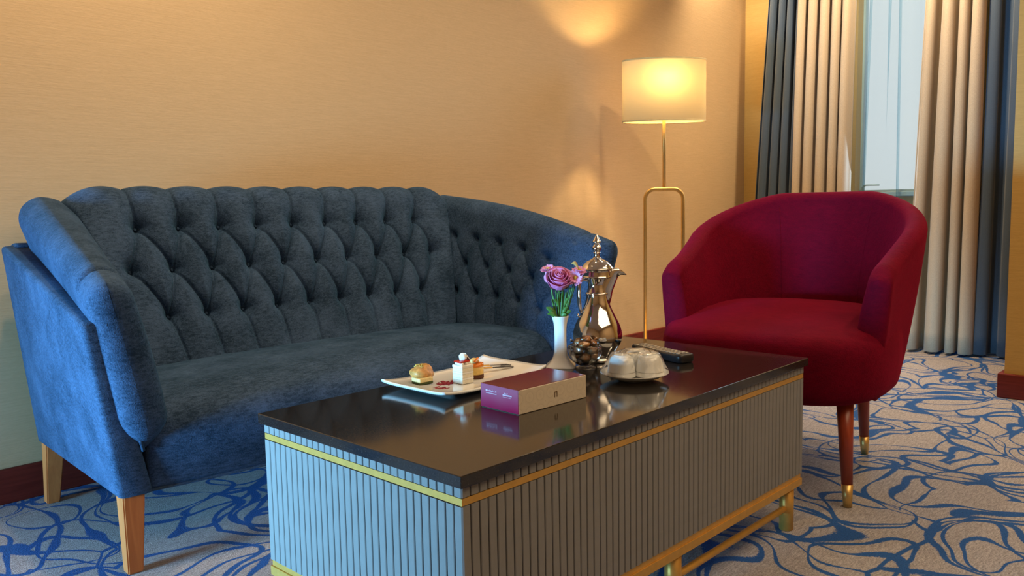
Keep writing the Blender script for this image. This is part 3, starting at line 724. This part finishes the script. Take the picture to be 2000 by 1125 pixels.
# raspberry sauce drops
SAU=m_plain('raspberry_sauce',(.30,.012,.035),.3,300,.3,.3); bm=bmesh.new(); r=random.Random(11)
for k in range(120):
    if k<80: cx,cy,sp=1.190,1.342,.016
    else: cx,cy,sp=1.150,1.313,.012
    x=r.gauss(cx,sp*.6); y=r.gauss(cy,sp*.5); s_=r.uniform(.0008,.0026); bx(bm,x-s_*1.7,x+s_*1.7,y-s_*.7,y+s_*.7,PZ+.0001,PZ+.0006+s_*.5)
o=obj('raspberry_sauce',bm,SAU); tag(o,'red raspberry sauce crumbs scattered on the white plate between the pastries','sauce'); o['kind']='stuff'
# cutlery on the plate's far end
fk=thing('dessert_fork','dark steel dessert fork with gold handle lying on the plate','fork',(1.345,1.385,PZ+.006),math.radians(-42))
obj('handle',box(-.035,.02,-.0035,.0035,.0035,.0062,bev=.0012),GOLD,fk); obj('neck',box(.02,.045,-.0018,.0018,.0038,.0058,bev=.0006),STEEL,fk)
bm=bmesh.new(); bx(bm,.045,.056,-.009,.009,.0040,.0056); [bx(bm,.056,.070,y-.0012,y+.0012,.0042,.0056) for y in (-.0078,-.0026,.0026,.0078)]; obj('tines',bm,STEEL,fk)
kn=thing('dessert_knife','steel dessert knife lying beside the fork on the plate','knife',(1.335,1.355,PZ+.006),math.radians(-35))
obj('handle',box(-.03,.012,-.004,.004,.0035,.0065,bev=.0014),GOLD,kn); obj('blade',box(.012,.062,-.0055,.0045,.0040,.0052,bev=.0004),STEEL,kn)

# bud vase with flowers
VX,VY=1.539,1.303
vs=thing('bud_vase','white porcelain bud vase with a flared square foot and round lip','vase',(VX,VY,Z),math.radians(38))
def vase():
    prof=[(.0365,0,1),(.0365,.003,1),(.031,.0075,.85),(.0225,.0160,.6),(.0165,.030,.40),(.0150,.052,.3),(.0147,.085,.2),(.0156,.103,.1),(.0178,.114,.0),(.0205,.1225,.0),(.0212,.126,0),(.0198,.1275,0),(.0165,.122,0),(.0135,.105,0),(.0125,.06,0),(.012,.03,0),(.001,.028,0)]
    rings=[]
    for r_,z,sq in prof:
        ring_=[]
        for j in range(48):
            th=2*PI*j/48; c,s_=math.cos(th),math.sin(th); e=2+5*sq; k=(abs(c)**e+abs(s_)**e)**(-1/e); ring_.append((r_*k*c,r_*k*s_,z))
        rings.append(ring_)
    o=grid_obj('vase_body',rings,PORC,vs,closev=True); md=o.modifiers.new('s','SUBSURF'); md.levels=1; md.render_levels=2
vase()
GREEN=m_plain('stem_green',(.06,.19,.03),.5,60,.3,.1); PETAL=m_plain('rose_petal_pink',(.66,.17,.40),.55,30,.15,.1, Subsurface_Weight=.15); PETD=m_plain('daisy_petal_lilac',(.74,.32,.58),.55,30,.15,.1); GYEL=m_plain('flower_centre_yellow',(.60,.38,.06),.6,60,.2,.2)
LEAFY=m_plain('dry_leaf_yellow',(.55,.38,.12),.6,60,.2,.1)
ex_=Vector((.690,-.724,0)); # picture-right direction on the table
def P3(right,up,toward=0): # offsets from vase axis: right, up, towards camera
    return Vector((VX,VY,Z))+ex_*right+Vector((-.724,-.690,0))*toward+Vector((0,0,up))
ZL=.124
def petal(bm,c,axis,rad,n,length,width,curl,r):
    ax=axis.normalized(); a=ax.orthogonal().normalized(); b=ax.cross(a)
    for k in range(n):
        t=2*PI*k/n+r.uniform(-.1,.1); d=a*math.cos(t)+b*math.sin(t); s_=ax.cross(d); L=length*r.uniform(.85,1.1)
        rows=[]
        for i,(f,wf,cf) in enumerate(((.12,.35,0),(.5,.9,.35),(.85,.9,.8),(1,.45,1.0))):
            cc=c+d*(rad+L*f)+ax*(curl*cf*L); rows.append([bm.verts.new(cc-s_*width*wf/2),bm.verts.new(cc+ax*(-.08*width)),bm.verts.new(cc+s_*width*wf/2)])
        for i in range(3):
            for j in range(2): bm.faces.new((rows[i][j],rows[i+1][j],rows[i+1][j+1],rows[i][j+1]))
def rose(c,axis,R):
    t=thing('rose','pink rose in full bloom in the white bud vase','flower',c)
    ax=axis.normalized(); a=ax.orthogonal().normalized(); b=ax.cross(a); rr=random.Random(4)
    specs=[(5,R*.97,.38,-.95,1.15),(5,R*.76,.62,-.85,1.1),(4,R*.56,.70,-.6,1.05),(3,R*.38,.76,-.4,1.1),(3,R*.24,.80,-.2,1.1),(2,R*.12,.80,-.1,1.2)]
    for li,(n,rad,topz,botz,wf) in enumerate(specs):
        for k in range(n):
            t0=2*PI*(k+.37*li)/n; half=PI/n*1.35*wf; nu,nv=9,8; G=np.zeros((nu,nv,3))
            for i in range(nu):
                for j in range(nv):
                    u=-1+2*i/(nu-1); v=j/(nv-1); ang=t0+u*half
                    edge=(1-.22*abs(u)**2.5)
                    h=(botz+(topz-botz)*v*edge)*R
                    prof=(.35+.65*math.sin(min(1,v*1.35)*PI/2))*(1+ (.16 if li<3 else .04)*max(0,v-.7)/.3)
                    if li>=3: prof=.75+.25*v
                    rd=rad*prof+.0008*i/nu*2
                    p=ax*h+(a*math.cos(ang)+b*math.sin(ang))*rd; G[i,j]=p
            o=grid_obj('petal',G,PETAL,t); md=o.modifiers.new('thickness','SOLIDIFY'); md.thickness=.0007
    bm=bmesh.new(); petal(bm,-ax*R*.95,-ax,R*.1,5,R*.8,R*.4,-.3,rr); obj('sepals',bm,GREEN,t)
    return t
rc=P3(-.002,.218,.008); rose(rc,Vector((-.50,-.50,.80)),.0290)
def daisy(c,axis,R,label,k):
    t=thing('chrysanthemum',label,'flower',c); rr=random.Random(k); bm=bmesh.new()
    petal(bm,Vector((0,0,0)),axis,R*.15,16,R*.85,R*.34,.18,rr); petal(bm,axis.normalized()*R*.12,axis,R*.1,13,R*.62,R*.3,.5,rr)
    o=obj('petals',bm,PETD,t); md=o.modifiers.new('thickness','SOLIDIFY'); md.thickness=.0004
    bm=bmesh.new(); bmesh.ops.create_uvsphere(bm,u_segments=12,v_segments=8,radius=R*.24)
    for v in bm.verts: v.co=v.co+axis.normalized()*R*.16
    obj('flower_centre',bm,GYEL,t,True); return t
D=[((-.028,.240,-.004),(-.3,-.1,.9),.020,'small lilac chrysanthemum highest, at the left of the rose'),((-.027,.222,-.002),(-.9,.1,.1),.015,'small lilac chrysanthemum half hidden low at the left of the rose'),
   ((.037,.221,.010),(-.62,-.70,.25),.0205,'small lilac chrysanthemum with yellow centre, lower at the right of the rose'),((.048,.235,-.002),(-.1,-.3,.9),.020,'small lilac chrysanthemum upper right, in front of the coffee pot lid')]
for k,(q,axx,R,lab) in enumerate(D): daisy(P3(*q),Vector(axx),R,lab,k)
# stems
fs=thing('bouquet_greenery','bundle of green flower stems and leaves rising from the white vase','greenery',(VX,VY,Z+.1))
def stem(q,b,r_=.0016):
    A=P3(*b)-fs.location; B=P3(*q)-fs.location; M=(A+B)/2+Vector((0,0,.004))
    pts=[A.lerp(M,i/5) for i in range(6)]+[M.lerp(B,i/5) for i in range(1,6)]
    tube('stem',pts,r_,GREEN,fs,7)
for q,b in (((-.002,.196,.004),(-.002,.085,0)),((-.027,.232,-.004),(-.008,.10,0)),((-.024,.216,-.002),(-.006,.10,.002)),((.036,.214,.006),(.006,.10,0)),((.046,.228,-.002),(.009,.10,-.002)),((.010,.19,.0),(.003,.10,.004)),((-.010,.19,.003),(-.004,.10,-.003)),((.020,.188,-.004),(.004,.10,-.004)),((-.016,.176,0),(-.007,.1,.003)),((.006,.192,.004),(.0,.1,.004)),((-.006,.185,.005),(-.002,.1,.005)),((.015,.185,.003),(.004,.1,.002)),((-.020,.168,.002),(-.006,.1,.0)),((.026,.196,.002),(.006,.1,.004))): stem(q,b)
def leaf(name,base,tip,wd,m,parent,org):
    A=Vector(base)-org; B=Vector(tip)-org; d=(B-A); s_=d.cross(Vector((-.724,-.690,.2))).normalized(); G=[]
    for i in range(9):
        t_=i/8; w_=wd*math.sin(PI*min(1,t_*.92+.06))**.8; c=A+d*t_+Vector((0,0,.006*math.sin(PI*t_))); G.append([c-s_*w_/2,c+Vector((0,0,-.0012)),c+s_*w_/2])
    o=grid_obj(name,[[tuple(x) for x in r_] for r_ in G],m,parent); md=o.modifiers.new('thickness','SOLIDIFY'); md.thickness=.0004
for b_,t_,wd in (((-.008,.122,.01),(-.035,.150,.012),.014),((-.008,.122,.012),(-.032,.134,.016),.013),((.008,.122,.01),(.026,.140,.012),.012),((.002,.12,.012),(.014,.132,.016),.012),((-.004,.150,.004),(-.016,.168,.008),.008),((.010,.150,.004),(.022,.17,.004),.008),((.0,.16,.0),(.010,.185,.0),.010),((.004,.125,.012),(.018,.150,.012),.009)):
    leaf('leaf',P3(*b_),P3(*t_),wd,GREEN,fs,fs.location)
lf=thing('dry_leaf','small dry yellow leaf standing above the chrysanthemums against the pot lid','leaf',P3(.044,.240,.004))
leaf('leaf_blade',P3(.046,.244,.0),P3(.029,.256,.0),.009,LEAFY,lf,lf.location); tube('leaf_stalk',[P3(.046,.244,.0)-lf.location,P3(.048,.225,-.002)-lf.location],.0007,GREEN,lf,6)
lb=thing('flower_bud','small yellow flower bud between the rose and the right chrysanthemums','flower bud',P3(.028,.232,.002))
lump('bud',lb,LEAFY,(0,0,0),(.006,.005,.005),2,.2,14); tube('bud_stalk',[(0,0,-.003),tuple(P3(.012,.15,0)-lb.location)],.0009,GREEN,lb,6)

# arabic coffee pot
DX,DY=1.655,1.277
dl=thing('coffee_pot','tall polished silver arabic coffee pot with curved beak spout and pointed lid','coffee pot',(DX,DY,Z))
body=smoothprof([(.030,0),(.038,.001),(.039,.006),(.036,.011),(.043,.024),(.0555,.048),(.0580,.068),(.0530,.092),(.0430,.116),(.0335,.140),(.0285,.160),(.0272,.172)],7)
grid_obj('pot_body',lathe([(.001,0)]+[(a_*(1+.08*math.sin(PI*min(1,b_/.15))),b_) for a_,b_ in body],64),SILVER,dl,closev=True)
grid_obj('neck_ring',lathe([(.026,.1705),(.0292,.1715),(.0300,.1735),(.0292,.1755),(.026,.1765)],48),SILVER,dl,closev=True)
grid_obj('neck',lathe(smoothprof([(.0268,.174),(.0238,.186),(.0232,.198),(.0262,.2125)],6),48),SILVER,dl,closev=True)
lid=grid_obj('lid',lathe([(a_*(1.14 if a_>.02 else 1),b_) for a_,b_ in [(.021,.212)]+smoothprof([(.0315,.213),(.0330,.216),(.0318,.220),(.0318,.232),(.0355,.2345),(.0362,.237),(.0345,.240),(.0300,.247),(.0215,.256),(.0120,.262),(.0085,.265)],5)+[(.001,.265)]],56),SILVER,dl,closev=True)
grid_obj('finial',lathe(smoothprof([(.0085,.263),(.0070,.267),(.0072,.274),(.0096,.276),(.0078,.279),(.0105,.285),(.0112,.290),(.0078,.297),(.0046,.2995),(.0092,.302),(.0106,.305),(.0070,.312),(.0032,.319),(.0008,.326)],5),40),SILVER,lid,closev=True)
def Q(right,up,toward=0): return Vector((0,0,0))+ex_*right+Vector((-.724,-.690,0))*toward+Vector((0,0,up))
# beak spout: an open crescent shell
def spout():
    n=22; G=[]
    for i in range(n):
        t_=i/(n-1)
        x=.026+.012*ss(0,.45,t_)+.036*max(0,(t_-.42)/.58)**1.25; z=.118+.094*min(1,t_/.72)+.013*max(0,(t_-.55)/.45)-.006*max(0,(t_-.82)/.18)
        wd=.020*math.sin(PI*min(1,.18+t_*.82))**.7+.0006; dp=.036*math.sin(PI*min(1,.12+.88*t_))**.8+.0005
        tx,tz=(.25,.97) if t_<.5 else (.25+(t_-.5)*1.5,.9-(t_-.5)*1.3); l=math.hypot(tx,tz); nx,nz=-tz/l,tx/l  # towards the inside of the channel
        row=[]
        for j in range(13):
            a=-PI*.5+PI*j/12
            row.append(Q(x-nx*0+nx*dp*(1-math.cos(a))*-.0+nx*dp*(1-math.cos(a)),z+nz*dp*(1-math.cos(a)),wd*math.sin(a)))
        G.append([tuple(p) for p in row])
    o=grid_obj('spout',G,SILVER,dl); md=o.modifiers.new('thickness','SOLIDIFY'); md.thickness=.0014; md.offset=0
spout()
# ornate handle on the side by the flowers
hp=[Q(-.024,.206,0),Q(-.033,.210,0),Q(-.042,.205,0),Q(-.046,.192,0),Q(-.047,.172,0),Q(-.046,.150,0),Q(-.043,.130,0),Q(-.040,.118,0)]
tube('handle',hp,[.004,.0045,.005,.006,.0072,.007,.005,.003],SILVER,dl,12,.6)
tube('handle_scroll',[Q(-.040,.118,0),Q(-.046,.112,0),Q(-.050,.117,0),Q(-.048,.122,0)],[.003,.0028,.0024,.002],SILVER,dl,8)

# glass bowl with wrapped sweets
BX,BY=1.555,1.238
gb=thing('glass_bowl','small cut-glass footed bowl filled with wrapped brown sweets','bowl',(BX,BY,Z))
pr=smoothprof([(.0235,0),(.0250,.002),(.0215,.0055),(.0150,.0085),(.0240,.0135),(.0345,.0260),(.0390,.0400),(.0385,.0560),(.0370,.0600)],4)
inn=[(.0345,.0600),(.0358,.0550),(.0362,.0400),(.0318,.0270),(.0215,.0165),(.001,.0150)]
rings=[]
for k,(r_,z) in enumerate([(.001,0)]+pr+inn):
    fac=.0016 if (.014<z<.058 and k<=len(pr)) else 0
    rings.append([((r_+fac*abs(math.sin(6*th)))*math.cos(th),(r_+fac*abs(math.sin(6*th)))*math.sin(th),z) for th in [2*PI*j/72 for j in range(72)]])
grid_obj('bowl_glass',rings,GLASS,gb,closev=True)
CAR=[m_plain('toffee_brown',(.42,.17,.05),.25,80,.35,.3),m_plain('amber_brown',(.52,.26,.09),.25,80,.3,.3)]
places=[(-.016,-.012,.030,0),(.016,-.010,.030,1),(.0,.017,.031,2),(.0,-.002,.0285,3),(-.019,.010,.047,4),(.018,.012,.047,5),(.003,-.021,.047,6),(-.020,-.011,.062,7),(.017,-.011,.062,8),(-.002,.016,.064,9),(.000,-.004,.073,10)]
labs={7:'brown wrapped sweet heaped at the left rim of the glass bowl',8:'brown wrapped sweet heaped at the right front rim of the glass bowl',9:'brown wrapped sweet at the back of the heap in the glass bowl',10:'topmost wrapped sweet in the glass bowl, its clear wrapper sticking up',
      6:'wrapped sweet seen through the front of the glass bowl below the heap',5:'wrapped sweet low behind the right side of the glass bowl',4:'wrapped sweet low behind the left side of the glass bowl'}
for x,y,z,k in places:
    t=thing('wrapped_sweet',labs.get(k,['wrapped sweet at the bottom of the glass bowl, on the side of the tissue box','wrapped sweet at the bottom of the glass bowl, nearest the cups','wrapped sweet at the bottom of the glass bowl, nearest the vase and pot','wrapped sweet in the middle of the glass bowl under the heap'][min(k,3)]),'sweet',(BX+x*.88,BY+y*.88,Z+z),k*1.3,'wrapped sweets in the glass bowl')
    lump('toffee',t,CAR[k%2],(0,0,0),(.0150,.0105,.0085),k,.14,16,2.4)
    o=lump('wrapper',t,WRAP,(0,0,0),(.0166,.0122,.0100),k+40,.20,18,5.5)
    for s_ in (-1,1):
        if k<4: break
        G=[[(s_*(.013+.011*i/3),(.002+.0075*i/3)*math.sin(2*PI*j/8),(.0015+.004*i/3)*math.cos(2*PI*j/8*1.0+i)+.002*i) for j in range(9)] for i in range(4)]
        grid_obj('wrapper_twist',G,WRAP,t)

# saucer with three upturned cups under film
SX,SY=1.527,1.074
sc=thing('saucer','white porcelain saucer carrying upturned coffee cups under cling film','saucer',(SX,SY,Z))
grid_obj('saucer_dish',lathe(smoothprof([(.001,.003),(.030,.0),(.038,.0005),(.045,.004),(.062,.009),(.0765,.0165),(.0775,.018),(.0755,.0185),(.060,.0125),(.044,.008),(.001,.0075)],4),64),PORC,sc,closev=True)
SLINE=mat('silver_line',(.35,.36,.36),.3,.6)
for k,(dr,dt,lab) in enumerate(((-.031,.013,'left front upturned white cup with a thin silver line on the saucer'),(.033,.013,'right front upturned white cup with a thin silver line on the saucer'),(.010,-.034,'rear upturned white cup on the saucer behind the two front cups'))):
    c=Vector((SX,SY,Z+.0115))+ex_*dr+Vector((-.724,-.690,0))*dt
    t=thing('coffee_cup',lab,'cup',c,0,'upturned coffee cups on the saucer')
    kk=1.05 if k<2 else 1.10
    prof=smoothprof([(.0325,0),(.0330,.001),(.0318,.010),(.0298,.022),(.0265,.034),(.0215,.041),(.0175,.0425)],4)+[(.0172,.0445),(.0148,.0450),(.0140,.0425),(.001,.0425)]
    inner=[(.001,.040),(.020,.039),(.0255,.033),(.0285,.022),(.0305,.010),(.0313,.0005),(.0325,0)]
    grid_obj('cup_body',lathe([(r_,z*kk*1.03) for r_,z in prof],44),PORC,t,closev=True)
    grid_obj('cup_inside',lathe(inner,44),PORC,t,closev=True)
    grid_obj('silver_line',lathe([(.0322,.0100),(.0319,.0108)],44),SLINE,t,closev=True)
fl=thing('cling_film','clear cling film stretched over the cups and saucer','film',(SX,SY,Z))
G=[]
for i in range(26):
    f=i/25; row=[]
    for j in range(72):
        th=2*PI*j/72; d=Vector((math.cos(th),math.sin(th),0)); e=0
        for dr,dt in ((-.031,.013),(.033,.013),(.010,-.034)):
            cc=ex_*dr+Vector((-.724,-.690,0))*dt; e=max(e,cc.dot(d)+.020)
        rim=.0790; top=e+.003
        if f<.3: r_=top*f/.3; z=.0620-.0010*f+(.002 if f>.1 else 0)
        else: g_=(f-.3)/.7; r_=top+(rim-top)*g_; z=.0618-(.0618-.0185)*g_**.85
        rr_=.0010*math.sin(th*23+f*9)*min(1,f*3); row.append(((r_+rr_)*d.x,(r_+rr_)*d.y,z+.0008*math.sin(th*9+f*20)))
    G.append(row)
grid_obj('film_sheet',G,FILM,fl,closev=True)

# remote control
p1=Vector((1.825,1.275,0)); p2=Vector((1.765,1.080,0)); dd=(p2-p1); RL=dd.length; c=(p1+p2)/2
rm=thing('remote_control','black remote control with small grey buttons behind the cups','remote control',(c.x,c.y,Z),math.atan2(dd.y,dd.x))
def remote_body():
    rings=[]; n=28
    for z,k in ((.0005,.86),(.002,.94),(.007,.99),(.012,1.0),(.0165,.985),(.0195,.93),(.0200,.90)):
        ring_=[]
        for j in range(64):
            th=2*PI*j/64; cx_,s_=math.cos(th),math.sin(th); e=7; q=(abs(cx_)**e+abs(s_)**e)**(-1/e)
            x=q*cx_*RL/2*(1-(1-k)*.3); y=q*s_*.026*k*(1+.08*q*cx_); ring_.append((x,y,z+.002*(q*cx_)**2*(z>.01)))
        rings.append(ring_)
    return grid_obj('casing',rings,BLACKP,rm,closev=True,caps=True)
remote_body()
me=None
for i in range(13):
    for j in range(3 if i not in (5,6) else 3):
        x=-RL/2+.020+i*(RL-.04)/12; y=(j-1)*.0135
        if me is None:
            bm=box(-.0042,.0042,-.0046,.0046,0,.0022,bev=.0008); me=bpy.data.meshes.new('button'); bmesh.ops.recalc_face_normals(bm,faces=bm.faces); bm.to_mesh(me); bm.free(); me.materials.append(BTN)
        o=link('button',me,None,rm); o.location=(x,y,.0200+.002*(2*x/RL)**2)
